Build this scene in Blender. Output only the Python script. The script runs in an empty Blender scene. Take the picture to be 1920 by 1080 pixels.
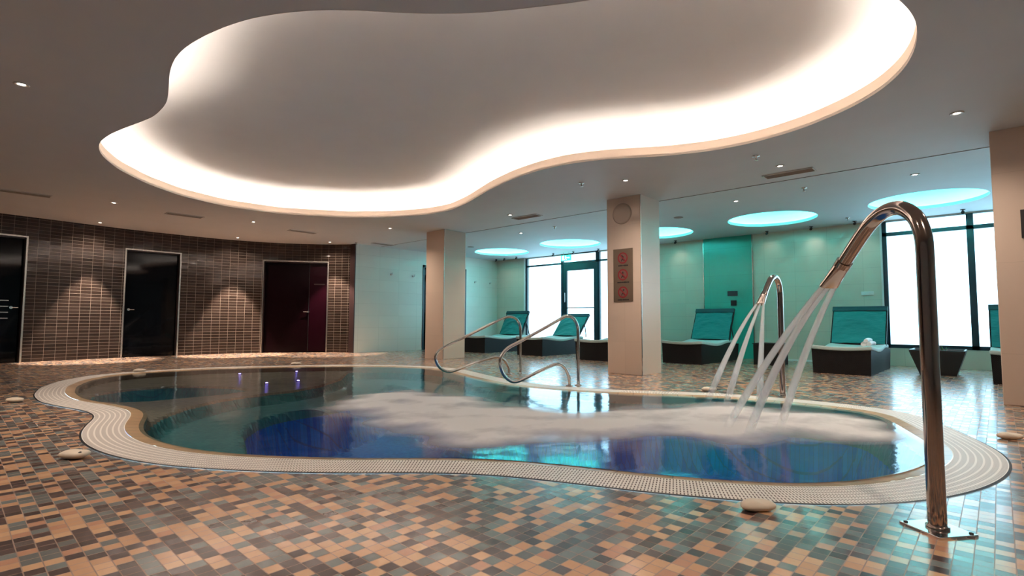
import bpy, math, random
import numpy as np
from mathutils import Vector, Matrix
from mathutils.geometry import delaunay_2d_cdt
random.seed(7)
S = bpy.context.scene
COL = S.collection
PI = math.pi
H = 2.739      # ceiling height
YW = 12.09     # far wall
XL = -11.83    # white wall on the left
EYE = 0.8

# ------------------------------------------------------------------ materials
def mat(name, color=(0.8, 0.8, 0.8), rough=0.5, metal=0.0, emit=None, estr=0.0, spec=0.5, coat=0.0):
    m = bpy.data.materials.new(name); m.use_nodes = True
    b = m.node_tree.nodes['Principled BSDF']
    b.inputs['Base Color'].default_value = (*color, 1)
    b.inputs['Roughness'].default_value = rough
    b.inputs['Metallic'].default_value = metal
    b.inputs['Specular IOR Level'].default_value = spec
    b.inputs['Coat Weight'].default_value = coat
    if emit:
        b.inputs['Emission Color'].default_value = (*emit, 1)
        b.inputs['Emission Strength'].default_value = estr
    return m

class NT:
    """small helper for node trees"""
    def __init__(s, m):
        s.m = m; s.t = m.node_tree; s.n = s.t.nodes; s.l = s.t.links
        s.b = s.n.get('Principled BSDF')
    def new(s, kind, **kw):
        n = s.n.new(kind)
        for k, v in kw.items(): setattr(n, k, v)
        return n
    def put(s, sock, v):
        if hasattr(v, 'is_output') or isinstance(v, bpy.types.NodeSocket): s.l.new(v, sock)
        elif v is not None: sock.default_value = v
    def math(s, op, a, b=None, c=None, clamp=False):
        n = s.new('ShaderNodeMath', operation=op); n.use_clamp = clamp
        s.put(n.inputs[0], a)
        if b is not None: s.put(n.inputs[1], b)
        if c is not None: s.put(n.inputs[2], c)
        return n.outputs[0]
    def vmath(s, op, a, b=None, scale=None):
        n = s.new('ShaderNodeVectorMath', operation=op)
        s.put(n.inputs[0], a)
        if b is not None: s.put(n.inputs[1], b)
        if scale is not None: s.put(n.inputs['Scale'], scale)
        return n.outputs[0]
    def mixc(s, f, a, b, blend='MIX'):
        n = s.new('ShaderNodeMix', data_type='RGBA', blend_type=blend)
        s.put(n.inputs[0], f)
        for k, v in ((6, a), (7, b)):
            if isinstance(v, tuple): v = (*v, 1) if len(v) == 3 else v
            s.put(n.inputs[k], v)
        return n.outputs[2]
    def ramp(s, fac, stops, interp='LINEAR'):
        n = s.new('ShaderNodeValToRGB'); n.color_ramp.interpolation = interp
        e = n.color_ramp.elements
        while len(e) < len(stops): e.new(0.5)
        for i, (p, c) in enumerate(stops):
            e[i].position = p; e[i].color = (*c, 1) if len(c) == 3 else c
        s.put(n.inputs[0], fac); return n.outputs[0]
    def noise(s, vec, scale, detail=2, rough=0.5, dim='3D'):
        n = s.new('ShaderNodeTexNoise', noise_dimensions=dim)
        if vec is not None: s.put(n.inputs['Vector'], vec)
        n.inputs['Scale'].default_value = scale; n.inputs['Detail'].default_value = detail
        n.inputs['Roughness'].default_value = rough
        return n.outputs[0]
    def bump(s, h, strength=0.3, dist=0.01, normal=None):
        n = s.new('ShaderNodeBump'); n.inputs['Strength'].default_value = strength
        n.inputs['Distance'].default_value = dist
        s.put(n.inputs['Height'], h)
        if normal is not None: s.put(n.inputs['Normal'], normal)
        return n.outputs[0]
    def cells(s, u, v, su, sv, g):
        """stack-bonded tiles: returns grout mask (1 = joint), white-noise value, white-noise colour"""
        cu = s.math('DIVIDE', u, su); cv = s.math('DIVIDE', v, sv)
        iu = s.math('FLOOR', cu); iv = s.math('FLOOR', cv)
        fu = s.math('SUBTRACT', cu, iu); fv = s.math('SUBTRACT', cv, iv)
        def edge(f, sz):
            d = s.math('MINIMUM', f, s.math('SUBTRACT', 1.0, f))
            return s.math('LESS_THAN', s.math('MULTIPLY', d, sz), g / 2)
        gm = s.math('MAXIMUM', edge(fu, su), edge(fv, sv))
        c = s.new('ShaderNodeCombineXYZ'); s.put(c.inputs[0], iu); s.put(c.inputs[1], iv)
        w = s.new('ShaderNodeTexWhiteNoise', noise_dimensions='3D'); s.put(w.inputs['Vector'], c.outputs[0])
        return gm, w.outputs['Value'], w.outputs['Color']
    def xyz(s, vec):
        n = s.new('ShaderNodeSeparateXYZ'); s.put(n.inputs[0], vec); return n.outputs
    def pos(s): return s.new('ShaderNodeNewGeometry').outputs['Position']
    def obj(s): return s.new('ShaderNodeTexCoord').outputs['Object']

def hexrgb(r, g, b):
    f = lambda c: ((c / 255) / 12.92 if c / 255 <= .04045 else ((c / 255 + .055) / 1.055) ** 2.4)
    return (f(r), f(g), f(b))

M = {}
# mosaic deck
def deck_material():
    m = mat('deck_mosaic', rough=.32); t = NT(m)
    x, y, z = t.xyz(t.pos())
    gm, v, c = t.cells(t.math('ADD', x, 50.013), t.math('ADD', y, 50.02), .0526, .0526, .0036)
    base = t.ramp(v, [(0, hexrgb(206, 160, 124)), (.18, hexrgb(216, 172, 134)), (.30, hexrgb(194, 144, 116)), (.36, hexrgb(106, 110, 108)),
                      (.50, hexrgb(116, 122, 120)), (.64, hexrgb(92, 80, 78)), (.72, hexrgb(66, 48, 44)), (.86, hexrgb(78, 58, 54))], 'CONSTANT')
    n = t.noise(t.pos(), 38, 3, .6)
    base = t.mixc(.18, base, t.mixc(n, (.3, .3, .3), (.9, .9, .9)), 'SOFT_LIGHT')
    col = t.mixc(gm, base, hexrgb(150, 122, 106))
    t.put(t.b.inputs['Base Color'], col)
    rr = t.math('ADD', t.math('MULTIPLY', gm, .35), t.math('ADD', .18, t.math('MULTIPLY', v, .12)))
    t.put(t.b.inputs['Roughness'], rr)
    h = t.math('SUBTRACT', t.math('MULTIPLY', n, .12), gm)
    t.put(t.b.inputs['Normal'], t.bump(h, .5, .0015))
    t.b.inputs['Coat Weight'].default_value = .25; t.b.inputs['Coat Roughness'].default_value = .16
    return m
M['deck'] = deck_material()

def wall_mosaic():
    m = mat('metal_mosaic', rough=.2, metal=.55); t = NT(m)
    uv = t.new('ShaderNodeUVMap'); uv.uv_map = 'UVMap'
    u, v, _ = t.xyz(uv.outputs[0])
    gm, r, c = t.cells(u, v, .175, .066, .0045)
    base = t.ramp(r, [(0, (.022, .014, .011)), (.5, (.030, .019, .015)), (.9, (.040, .026, .021))])
    col = t.mixc(gm, base, (.20, .155, .125))
    t.put(t.b.inputs['Base Color'], col)
    t.put(t.b.inputs['Metallic'], t.math('SUBTRACT', .25, t.math('MULTIPLY', gm, .25)))
    t.put(t.b.inputs['Roughness'], t.math('ADD', .13, t.math('MULTIPLY', gm, .5)))
    g = t.new('ShaderNodeNewGeometry').outputs['Normal']
    off = t.vmath('SCALE', t.vmath('SUBTRACT', c, (.5, .5, .5)), scale=.03)
    nrm = t.vmath('NORMALIZE', t.vmath('ADD', g, off))
    t.put(t.b.inputs['Normal'], t.bump(t.math('SUBTRACT', 1.0, gm), .4, .002, nrm))
    return m
M['wallmosaic'] = wall_mosaic()

def big_tile(name, col, su=.6, sv=.31, rough=.28, axis='x', var=.05, joint=.72):
    m = mat(name, col, rough); t = NT(m)
    x, y, z = t.xyz(t.pos())
    u = t.math('ADD', x if axis == 'x' else (y if axis == 'y' else t.math('ADD', x, y)), 60.1)
    gm, r, c = t.cells(u, t.math('ADD', z, 31.0), su, sv, .004)
    n = t.noise(t.pos(), 3.5, 3)
    k = t.math('ADD', 1 - var, t.math('MULTIPLY', t.math('ADD', r, n), var))
    a = t.mixc(1.0, col, t.new('ShaderNodeCombineColor').outputs[0])
    cc = t.new('ShaderNodeCombineXYZ')
    for i in range(3): t.put(cc.inputs[i], t.math('MULTIPLY', k, col[i]))
    colr = t.mixc(gm, cc.outputs[0], tuple(q * joint for q in col))
    t.put(t.b.inputs['Base Color'], colr)
    t.put(t.b.inputs['Normal'], t.bump(t.math('SUBTRACT', t.math('MULTIPLY', n, .3), gm), .25, .002))
    return m
M['creamtile'] = big_tile('cream_wall_tile', hexrgb(205, 200, 186))
M['creamtile_y'] = big_tile('cream_wall_tile_side', hexrgb(208, 204, 194), axis='y')
M['coltile'] = big_tile('column_tile', hexrgb(208, 188, 172), su=3.0, sv=.9, axis='xy', rough=.32, joint=.85)
M['tealtile'] = big_tile('teal_wall_tile', hexrgb(60, 170, 155), su=1.2, sv=.62, rough=.22)

def plaster(name, col, rough=.7):
    m = mat(name, col, rough); t = NT(m)
    n = t.noise(t.pos(), 2.2, 4)
    t.put(t.b.inputs['Base Color'], t.mixc(n, tuple(c * .95 for c in col), tuple(min(1, c * 1.04) for c in col)))
    t.put(t.b.inputs['Normal'], t.bump(t.noise(t.pos(), 60, 3), .05, .002))
    return m
M['ceiling'] = plaster('ceiling_paint', hexrgb(198, 200, 203))
M['ceilsat'] = plaster('rear_ceiling_paint', hexrgb(196, 202, 206), .7)
M['cove'] = plaster('cove_paint', hexrgb(218, 216, 216))
M['plainwall'] = plaster('painted_wall', hexrgb(186, 176, 168))

def lip_mat():
    m = bpy.data.materials.new('translucent_lip'); m.use_nodes = True; t = NT(m); t.n.remove(t.b)
    df = t.new('ShaderNodeBsdfDiffuse'); df.inputs[0].default_value = (*hexrgb(236, 222, 208), 1)
    tl = t.new('ShaderNodeBsdfTranslucent'); tl.inputs[0].default_value = (*hexrgb(245, 215, 190), 1)
    mx = t.new('ShaderNodeMixShader'); mx.inputs[0].default_value = .055
    t.l.new(df.outputs[0], mx.inputs[1]); t.l.new(tl.outputs[0], mx.inputs[2]); t.l.new(mx.outputs[0], t.n['Material Output'].inputs['Surface'])
    return m
M['lip'] = lip_mat()

def chrome(name, col=(.62, .58, .55), rough=.12):
    m = mat(name, col, rough, 1.0); t = NT(m)
    sc = t.vmath('MULTIPLY', t.obj(), (1, 1, .06))
    n = t.noise(sc, 90, 2)
    t.put(t.b.inputs['Roughness'], t.math('ADD', rough - .03, t.math('MULTIPLY', n, .08)))
    return m
M['steel'] = chrome('polished_steel')
M['darksteel'] = chrome('shower_steel', (.50, .42, .38), .1)
M['plate'] = chrome('plate_steel', (.8, .8, .8), .15)
M['trimmetal'] = chrome('trim_metal', (.6, .56, .52), .25)

def wicker():
    m = mat('dark_wicker', (.012, .011, .012), .5, spec=.2); t = NT(m)
    p = t.obj(); x, y, z = t.xyz(p)
    a = t.math('SINE', t.math('MULTIPLY', t.math('ADD', x, y), 260.0)); b = t.math('SINE', t.math('MULTIPLY', z, 260.0))
    w = t.math('MULTIPLY', a, b)
    t.put(t.b.inputs['Base Color'], t.mixc(t.math('ADD', .5, t.math('MULTIPLY', w, .5)), (.004, .0035, .004), (.016, .013, .013)))
    t.put(t.b.inputs['Normal'], t.bump(w, .6, .003))
    return m
M['wicker'] = wicker()

def fabric(name, col, fold=.4):
    m = mat(name, col, .8); t = NT(m)
    p = t.obj()
    n = t.noise(t.vmath('MULTIPLY', p, (1.4, 3, 4)), 3.5, 3)
    f = t.noise(p, 220, 2)
    t.put(t.b.inputs['Base Color'], t.mixc(f, tuple(c * .85 for c in col), tuple(min(1, c * 1.08) for c in col)))
    t.put(t.b.inputs['Normal'], t.bump(n, fold, .03))
    t.b.inputs['Sheen Weight'].default_value = .2
    return m
M['tealcloth'] = fabric('teal_cloth', hexrgb(16, 122, 124), .9)
M['darkteal'] = fabric('dark_teal_band', hexrgb(14, 62, 70), .1)
M['pad'] = fabric('pale_pad', hexrgb(176, 196, 194), .25)
M['towel'] = fabric('white_towel', hexrgb(225, 232, 236), .8)

def grate():
    m = mat('white_grating', (.8, .78, .74), .5); t = NT(m)
    uv = t.new('ShaderNodeUVMap'); uv.uv_map = 'UVMap'
    u, v, _ = t.xyz(uv.outputs[0])
    fu = t.math('FRACT', t.math('DIVIDE', u, .0165)); fv = t.math('FRACT', t.math('DIVIDE', v, .035))
    su = t.math('LESS_THAN', t.math('ABSOLUTE', t.math('SUBTRACT', fu, .5)), .19)
    sv = t.math('LESS_THAN', t.math('ABSOLUTE', t.math('SUBTRACT', fv, .5)), .36)
    slot = t.math('MULTIPLY', su, sv)
    t.put(t.b.inputs['Base Color'], t.mixc(slot, hexrgb(244, 236, 228), hexrgb(96, 76, 66)))
    prof = t.math('ABSOLUTE', t.math('SUBTRACT', fv, .5))
    t.put(t.b.inputs['Normal'], t.bump(t.math('SUBTRACT', prof, slot), .45, .003))
    return m
M['grate'] = grate()

def edge_tile():
    m = mat('beige_edge_tile', (.5, .4, .3), .3); t = NT(m)
    uv = t.new('ShaderNodeUVMap'); uv.uv_map = 'UVMap'
    u, v, _ = t.xyz(uv.outputs[0])
    gm, r, c = t.cells(u, t.math('ADD', v, 5.0), .155, 10.0, .006)
    base = t.ramp(r, [(0, hexrgb(176, 142, 106)), (1, hexrgb(200, 166, 128))])
    t.put(t.b.inputs['Base Color'], t.mixc(gm, base, hexrgb(96, 72, 56)))
    t.put(t.b.inputs['Normal'], t.bump(t.math('SUBTRACT', 1.0, gm), .5, .002))
    return m
M['edgetile'] = edge_tile()
M['edgetile_plain'] = mat('beige_wall_tile', hexrgb(190, 166, 138), .4)

def basin():
    m = mat('basin_mosaic', rough=.3); t = NT(m)
    p = t.pos(); x, y, z = t.xyz(p)
    gm, r, c = t.cells(t.math('ADD', x, 30.0), t.math('ADD', y, 30.0), .04, .04, .004)
    tan = t.mixc(r, hexrgb(164, 142, 116), hexrgb(196, 170, 138))
    grn = t.mixc(r, hexrgb(64, 140, 136), hexrgb(98, 164, 156))
    blu = t.mixc(r, hexrgb(30, 122, 222), hexrgb(70, 164, 244))
    k1 = t.math('LESS_THAN', z, -.10); k2 = t.math('LESS_THAN', z, -.30)
    col = t.mixc(k2, t.mixc(k1, tan, grn), blu)
    col = t.mixc(gm, col, t.mixc(.5, col, (.10, .14, .16)))
    t.put(t.b.inputs['Base Color'], col)
    return m
M['basin'] = basin()

def water():
    m = bpy.data.materials.new('pool_water'); m.use_nodes = True; t = NT(m); t.n.remove(t.b)
    out = t.n['Material Output']
    p = t.pos()
    sc = t.vmath('MULTIPLY', p, (1.0, 1.0, 1.0))
    n1 = t.noise(sc, 2.3, 2); n2 = t.noise(t.vmath('MULTIPLY', p, (1.6, 1, 1)), 11, 3)
    hgt = t.math('ADD', n1, t.math('MULTIPLY', n2, .13))
    nr = t.bump(hgt, .30, .02)
    tr = t.new('ShaderNodeBsdfTransparent'); tr.inputs[0].default_value = (.78, .90, .99, 1)
    gl = t.new('ShaderNodeBsdfGlossy'); gl.inputs['Roughness'].default_value = .085
    gl.inputs['Color'].default_value = (.9, .96, 1, 1)
    t.l.new(nr, gl.inputs['Normal'])
    fr = t.new('ShaderNodeFresnel'); fr.inputs['IOR'].default_value = 1.33; t.l.new(nr, fr.inputs['Normal'])
    mx = t.new('ShaderNodeMixShader')
    t.l.new(fr.outputs[0], mx.inputs[0]); t.l.new(tr.outputs[0], mx.inputs[1]); t.l.new(gl.outputs[0], mx.inputs[2])
    t.l.new(mx.outputs[0], out.inputs['Surface'])
    return m
M['water'] = water()

def froth(name, attr, col, kn, trans=.25, streak=(1, 1, 1), soft=False, lo=.62):
    """aerated white water: diffuse + translucent, thinned by the vertex attribute and by noise"""
    m = bpy.data.materials.new(name); m.use_nodes = True; t = NT(m); t.n.remove(t.b)
    out = t.n['Material Output']
    a = t.new('ShaderNodeAttribute', attribute_name=attr).outputs['Fac']
    n = t.noise(t.vmath('MULTIPLY', t.obj(), streak), kn, 4, .6)
    al = t.math('MULTIPLY', a, t.math('ADD', lo, t.math('MULTIPLY', n, (1 - lo) * 2)), clamp=True)
    if soft:
        lw = t.new('ShaderNodeLayerWeight'); lw.inputs[0].default_value = .5
        al = t.math('MULTIPLY', al, t.math('SUBTRACT', 1.0, t.math('POWER', lw.outputs['Facing'], 1.6)), clamp=True)
    df = t.new('ShaderNodeBsdfDiffuse'); df.inputs[0].default_value = (*col, 1)
    tl = t.new('ShaderNodeBsdfTranslucent'); tl.inputs[0].default_value = (*col, 1)
    m1 = t.new('ShaderNodeMixShader'); m1.inputs[0].default_value = trans
    t.l.new(df.outputs[0], m1.inputs[1]); t.l.new(tl.outputs[0], m1.inputs[2])
    tr = t.new('ShaderNodeBsdfTransparent')
    m2 = t.new('ShaderNodeMixShader'); t.l.new(al, m2.inputs[0])
    t.l.new(tr.outputs[0], m2.inputs[1]); t.l.new(m1.outputs[0], m2.inputs[2])
    t.l.new(m2.outputs[0], out.inputs['Surface'])
    return m
M['foam'] = froth('white_foam', 'froth_amount', (.93, .92, .90), 2.2, .1, (1.3, 1, 1), lo=.35)
M['jet'] = froth('falling_water', 'froth_amount', (1, 1, 1), 26, .65, (1, 1, .05), True)

def pane():
    m = bpy.data.materials.new('window_glass'); m.use_nodes = True; t = NT(m); t.n.remove(t.b)
    tr = t.new('ShaderNodeBsdfTransparent'); tr.inputs[0].default_value = (.95, .99, 1, 1)
    gl = t.new('ShaderNodeBsdfGlossy'); gl.inputs['Roughness'].default_value = .03
    mx = t.new('ShaderNodeMixShader'); mx.inputs[0].default_value = .06
    t.l.new(tr.outputs[0], mx.inputs[1]); t.l.new(gl.outputs[0], mx.inputs[2])
    t.l.new(mx.outputs[0], t.n['Material Output'].inputs['Surface'])
    return m
M['pane'] = pane()
M['frame'] = mat('dark_frame', hexrgb(22, 44, 54), .35)
M['black'] = mat('black_plastic', (.01, .01, .012), .4)
M['darkglass'] = mat('dark_door_glass', (.002, .002, .003), .05, spec=.15)
M['burgundy'] = mat('burgundy_door', (.0045, .0008, .0016), .25, spec=.12)
M['burgundy2'] = mat('burgundy_side_leaf', (.009, .0009, .003), .25, spec=.12)
M['doorframe'] = mat('dark_jamb', (.03, .015, .015), .4)
M['white'] = mat('white_plastic', (.75, .75, .75), .4)
M['grey'] = mat('grey_speaker_cloth', hexrgb(176, 160, 146), .6)
M['ventdark'] = mat('vent_slots', (.26, .23, .21), .6)
M['ventwhite'] = mat('vent_frame', (.55, .54, .52), .5)
M['stone'] = plaster('pale_stone', hexrgb(222, 206, 186), .6)
M['signplate'] = mat('bronze_sign_plate', hexrgb(112, 96, 80), .35, .3)
M['signred'] = mat('sign_red', hexrgb(138, 22, 34), .5)
M['signblack'] = mat('sign_black', (.02, .015, .015), .5)
M['signpink'] = mat('sign_pink', hexrgb(120, 84, 76), .5)
M['exitgreen'] = mat('exit_green', (.0, .45, .25), .4, emit=(.05, .9, .55), estr=.9)
M['exitwhite'] = mat('exit_white', (.8, .9, .85), .4, emit=(.7, 1, .9), estr=1.4)
M['led'] = mat('warm_led', (.9, .8, .7), .5, emit=(1, .88, .76), estr=21)
M['cyanled'] = mat('cyan_led', (.2, .9, .9), .5, emit=(.07, .80, .76), estr=40)
M['lens'] = mat('warm_lens', (.9, .85, .8), .4, emit=(1, .88, .74), estr=9)
M['purple'] = mat('purple_led', (.4, .3, .9), .4, emit=(.30, .22, 1), estr=14)
M['potdark'] = mat('dark_planter', (.014, .016, .019), .4)
M['leaf'] = mat('green_leaf', (.05, .16, .06), .5)
M['soil'] = mat('soil', (.03, .02, .015), .9)
M['mirror'] = mat('chrome_hook', (.8, .8, .8), .1, 1)
M['domewhite'] = plaster('dome_paint', hexrgb(225, 235, 235))

# ------------------------------------------------------------------ mesh building
class MB:
    def __init__(s): s.v = []; s.f = []; s.uv = None; s.sm = []
    def add(s, vs, fs, smooth=False):
        o = len(s.v); s.v += [tuple(map(float, p)) for p in vs]
        for f in fs: s.f.append([i + o for i in f]); s.sm.append(smooth)
        return s
    def box(s, x0, x1, y0, y1, z0, z1):
        v = [(x0, y0, z0), (x1, y0, z0), (x1, y1, z0), (x0, y1, z0), (x0, y0, z1), (x1, y0, z1), (x1, y1, z1), (x0, y1, z1)]
        return s.add(v, [(0, 3, 2, 1), (4, 5, 6, 7), (0, 1, 5, 4), (1, 2, 6, 5), (2, 3, 7, 6), (3, 0, 4, 7)])
    def obox(s, c, ax, ay, az, hx, hy, hz):
        c = Vector(c); ax = Vector(ax).normalized() * hx; ay = Vector(ay).normalized() * hy; az = Vector(az).normalized() * hz
        v = [c + a * ax + b * ay + d * az for d in (-1, 1) for a, b in ((-1, -1), (1, -1), (1, 1), (-1, 1))]
        return s.add(v, [(0, 3, 2, 1), (4, 5, 6, 7), (0, 1, 5, 4), (1, 2, 6, 5), (2, 3, 7, 6), (3, 0, 4, 7)])
    def tube(s, pts, rad, n=16, caps=True, flat=None):
        pts = [Vector(p) for p in pts]; m = len(pts)
        if not hasattr(rad, '__len__'): rad = [rad] * m
        T = [(pts[min(i + 1, m - 1)] - pts[max(i - 1, 0)]).normalized() for i in range(m)]
        N = T[0].orthogonal().normalized()
        if flat is not None: N = Vector(flat[1]) - Vector(flat[1]).dot(T[0]) * T[0]; N.normalize()
        o = len(s.v); vs = []
        for i in range(m):
            N = (N - N.dot(T[i]) * T[i]).normalized(); B = T[i].cross(N)
            sx = flat[0][i] if flat is not None else 1
            for k in range(n):
                a = 2 * PI * k / n
                vs.append(pts[i] + rad[i] * (math.cos(a) * N * sx + math.sin(a) * B))
        fs = [(i * n + k, i * n + (k + 1) % n, (i + 1) * n + (k + 1) % n, (i + 1) * n + k) for i in range(m - 1) for k in range(n)]
        s.add(vs, fs, True)
        if caps:
            s.add([vs[k] for k in range(n)], [tuple(reversed(range(n)))]); s.add([vs[(m - 1) * n + k] for k in range(n)], [tuple(range(n))])
        return s
    def lathe(s, c, prof, n=32, cap0=False, cap1=False):
        c = Vector(c); vs = []
        for r, z in prof:
            for k in range(n): vs.append(c + Vector((r * math.cos(2 * PI * k / n), r * math.sin(2 * PI * k / n), z)))
        m = len(prof)
        s.add(vs, [(i * n + k, i * n + (k + 1) % n, (i + 1) * n + (k + 1) % n, (i + 1) * n + k) for i in range(m - 1) for k in range(n)], True)
        if cap0: s.add(vs[:n], [tuple(reversed(range(n)))])
        if cap1: s.add(vs[-n:], [tuple(range(n))])
        return s
    def build(s, name, m, parent=None, loc=None, uv=None, attr=None, bevel=0):
        me = bpy.data.meshes.new(name); me.from_pydata(s.v, [], s.f); me.update()
        me.polygons.foreach_set('use_smooth', s.sm)
        if uv is not None:
            l = me.uv_layers.new(name='UVMap')
            for i, lp in enumerate(me.loops): l.data[i].uv = uv[lp.vertex_index]
        if attr is not None:
            a = me.attributes.new(attr[0], 'FLOAT', 'POINT'); a.data.foreach_set('value', np.array(attr[1], dtype=np.float32))
        me.materials.append(m)
        o = bpy.data.objects.new(name, me); COL.objects.link(o)
        if loc is not None: o.location = loc
        if parent is not None: o.parent = parent
        if bevel:
            b = o.modifiers.new('bevel', 'BEVEL'); b.width = bevel; b.segments = 2; b.limit_method = 'ANGLE'
        return o

def tag(o, label=None, cat=None, group=None, kind=None):
    if label: o['label'] = label
    if cat: o['category'] = cat
    if group: o['group'] = group
    if kind: o['kind'] = kind
    return o
def struct(o, label=None, cat=None): o['kind'] = 'structure'; return tag(o, label, cat)
def empty(name, loc=(0, 0, 0), rz=0):
    o = bpy.data.objects.new(name, None); COL.objects.link(o); o.location = loc; o.rotation_euler = (0, 0, rz)
    o.empty_display_size = .1; return o
def copy_tree(o, parent=None):
    c = o.copy(); COL.objects.link(c)
    if parent is not None: c.parent = parent
    for ch in list(o.children): copy_tree(ch, c)
    return c

def resample(pts, n, closed=True):
    p = np.array(pts, float)
    if closed: p = np.vstack([p, p[:1]])
    d = np.r_[0, np.cumsum(np.hypot(*np.diff(p, axis=0).T))]
    t = np.linspace(0, d[-1], n + 1)[:-1] if closed else np.linspace(0, d[-1], n)
    return np.stack([np.interp(t, d, p[:, k]) for k in range(2)], 1)
def smooth_closed(pts, n=400, it=60):
    p = resample(pts, n)
    for _ in range(it): p = .5 * p + .25 * (np.roll(p, 1, 0) + np.roll(p, -1, 0))
    return resample(p, n)
def area2(p): return .5 * np.sum(p[:, 0] * np.roll(p[:, 1], -1) - np.roll(p[:, 0], -1) * p[:, 1])
def normals(p):
    t = np.roll(p, -1, 0) - np.roll(p, 1, 0); t /= np.linalg.norm(t, axis=1)[:, None]
    return np.stack([t[:, 1], -t[:, 0]], 1)          # outward for counter-clockwise curves
def offset(p, d, it=6):
    q = p + normals(p) * d
    for _ in range(it): q = .5 * q + .25 * (np.roll(q, 1, 0) + np.roll(q, -1, 0))
    return q
def inside(P, poly):
    x, y = P[:, 0], P[:, 1]; r = np.zeros(len(P), bool); n = len(poly)
    for i in range(n):
        x1, y1 = poly[i]; x2, y2 = poly[(i + 1) % n]
        c = ((y1 > y) != (y2 > y)) & (x < (x2 - x1) * (y - y1) / (y2 - y1 + 1e-12) + x1); r ^= c
    return r
def sdist(P, poly):
    """distance to the outline, positive inside"""
    best = np.full(len(P), 1e9); n = len(poly)
    for i in range(n):
        a = poly[i]; b = poly[(i + 1) % n]; ab = b - a
        t = np.clip(((P - a) @ ab) / (ab @ ab + 1e-12), 0, 1)
        best = np.minimum(best, np.hypot(*(P - a - t[:, None] * ab).T))
    return np.where(inside(P, poly), best, -best)
def fill(outer, holes, z, flip=False):
    vs = [Vector(p) for p in outer]; ed = [(i, (i + 1) % len(outer)) for i in range(len(outer))]
    for h in holes:
        o = len(vs); vs += [Vector(p) for p in h]; ed += [(o + i, o + (i + 1) % len(h)) for i in range(len(h))]
    v2, _, f2, _, _, _ = delaunay_2d_cdt(vs, ed, [], 0, 1e-6)
    V = np.array([tuple(v) for v in v2]); Cn = np.array([V[list(f)].mean(0) for f in f2])
    ok = inside(Cn, np.array(outer))
    for h in holes: ok &= ~inside(Cn, np.array(h))
    fs = [tuple(f) if not flip else tuple(reversed(f)) for f, k in zip(f2, ok) if k]
    return MB().add([(x, y, z) for x, y in V], fs)
def ribbon(curves, zs, flip=False, smooth=True):
    """strip of quads through matching closed curves"""
    n = len(curves[0]); mb = MB(); vs = []
    for c, z in zip(curves, zs): vs += [(x, y, z) for x, y in c]
    fs = []
    for j in range(len(curves) - 1):
        for i in range(n):
            q = (j * n + i, j * n + (i + 1) % n, (j + 1) * n + (i + 1) % n, (j + 1) * n + i)
            fs.append(q if not flip else tuple(reversed(q)))
    return mb.add(vs, fs, smooth)
def ribbon_uv(curve, offs, z0, z1, name, m, **kw):
    """flat band with metric UVs (arc length, distance across), open seam"""
    n = len(curve); mb = MB(); uv = []
    L = np.r_[0, np.cumsum(np.hypot(*(np.roll(curve, -1, 0) - curve).T))]
    rows = [offset(curve, o) for o in offs]
    vs = []
    for k, r in enumerate(rows):
        z = z0 + (z1 - z0) * k / (len(rows) - 1)
        for i in range(n + 1): vs.append((*r[i % n], z)); uv.append((L[i], abs(offs[k])))
    fs = [(k * (n + 1) + i, (k + 1) * (n + 1) + i, (k + 1) * (n + 1) + i + 1, k * (n + 1) + i + 1) for k in range(len(rows) - 1) for i in range(n)]
    # make the faces look up
    a, b, c = (Vector(vs[i]) for i in fs[0][:3])
    if (b - a).cross(c - a).z < 0: fs = [tuple(reversed(f)) for f in fs]
    mb.add(vs, fs, True)
    return mb.build(name, m, uv=uv, **kw)
def bez(p0, p1, p2, n):
    p0, p1, p2 = map(Vector, (p0, p1, p2))
    return [(1 - t) ** 2 * p0 + 2 * t * (1 - t) * p1 + t * t * p2 for t in [i / (n - 1) for i in range(n)]]
def catmull(pts, k=6):
    P = [Vector(p) for p in pts]; out = []
    for i in range(len(P) - 1):
        a, b, c, d = P[max(i - 1, 0)], P[i], P[i + 1], P[min(i + 2, len(P) - 1)]
        for j in range(k):
            t = j / k
            out.append(.5 * ((2 * b) + (c - a) * t + (2 * a - 5 * b + 4 * c - d) * t * t + (3 * b - a - 3 * c + d) * t ** 3))
    out.append(P[-1]); return out

# ------------------------------------------------------------------ outlines (metres, measured on the deck and on the ceiling)
pool_pts = [(-7.48, .69), (-8.24, .81), (-8.99, 1.07), (-9.6, 1.49), (-9.88, 2.12), (-9.8, 3.16), (-9.37, 4.05), (-8.8, 4.96), (-7.9, 5.68), (-7.2, 5.92), (-6.5, 5.88), (-5.5, 5.48), (-4.65, 5.2), (-4.03, 5.2), (-3.43, 5.36), (-2.9, 5.65), (-2.34, 5.98), (-1.68, 6.06), (-1.28, 6.07), (-.94, 6.02), (-.71, 5.93), (-.5, 5.72), (-.34, 5.35), (-.17, 4.9), (-.04, 4.55), (.01, 4.3), (.02, 4.06), (0, 3.83), (-.06, 3.55), (-.15, 3.28), (-.27, 3.04), (-.44, 2.81), (-.59, 2.66), (-.75, 2.55), (-.92, 2.45), (-1.11, 2.35), (-1.28, 2.27), (-1.47, 2.2), (-1.73, 2.1), (-1.99, 1.98), (-2.25, 1.78), (-2.46, 1.56), (-2.7, 1.34), (-2.94, 1.16), (-3.17, 1.0), (-3.46, .84), (-3.76, .74), (-4.11, .67), (-4.49, .66), (-4.84, .71), (-5.21, .81), (-5.45, .9), (-5.7, .92), (-6.0, .88), (-6.3, .79), (-6.82, .68)]
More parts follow.
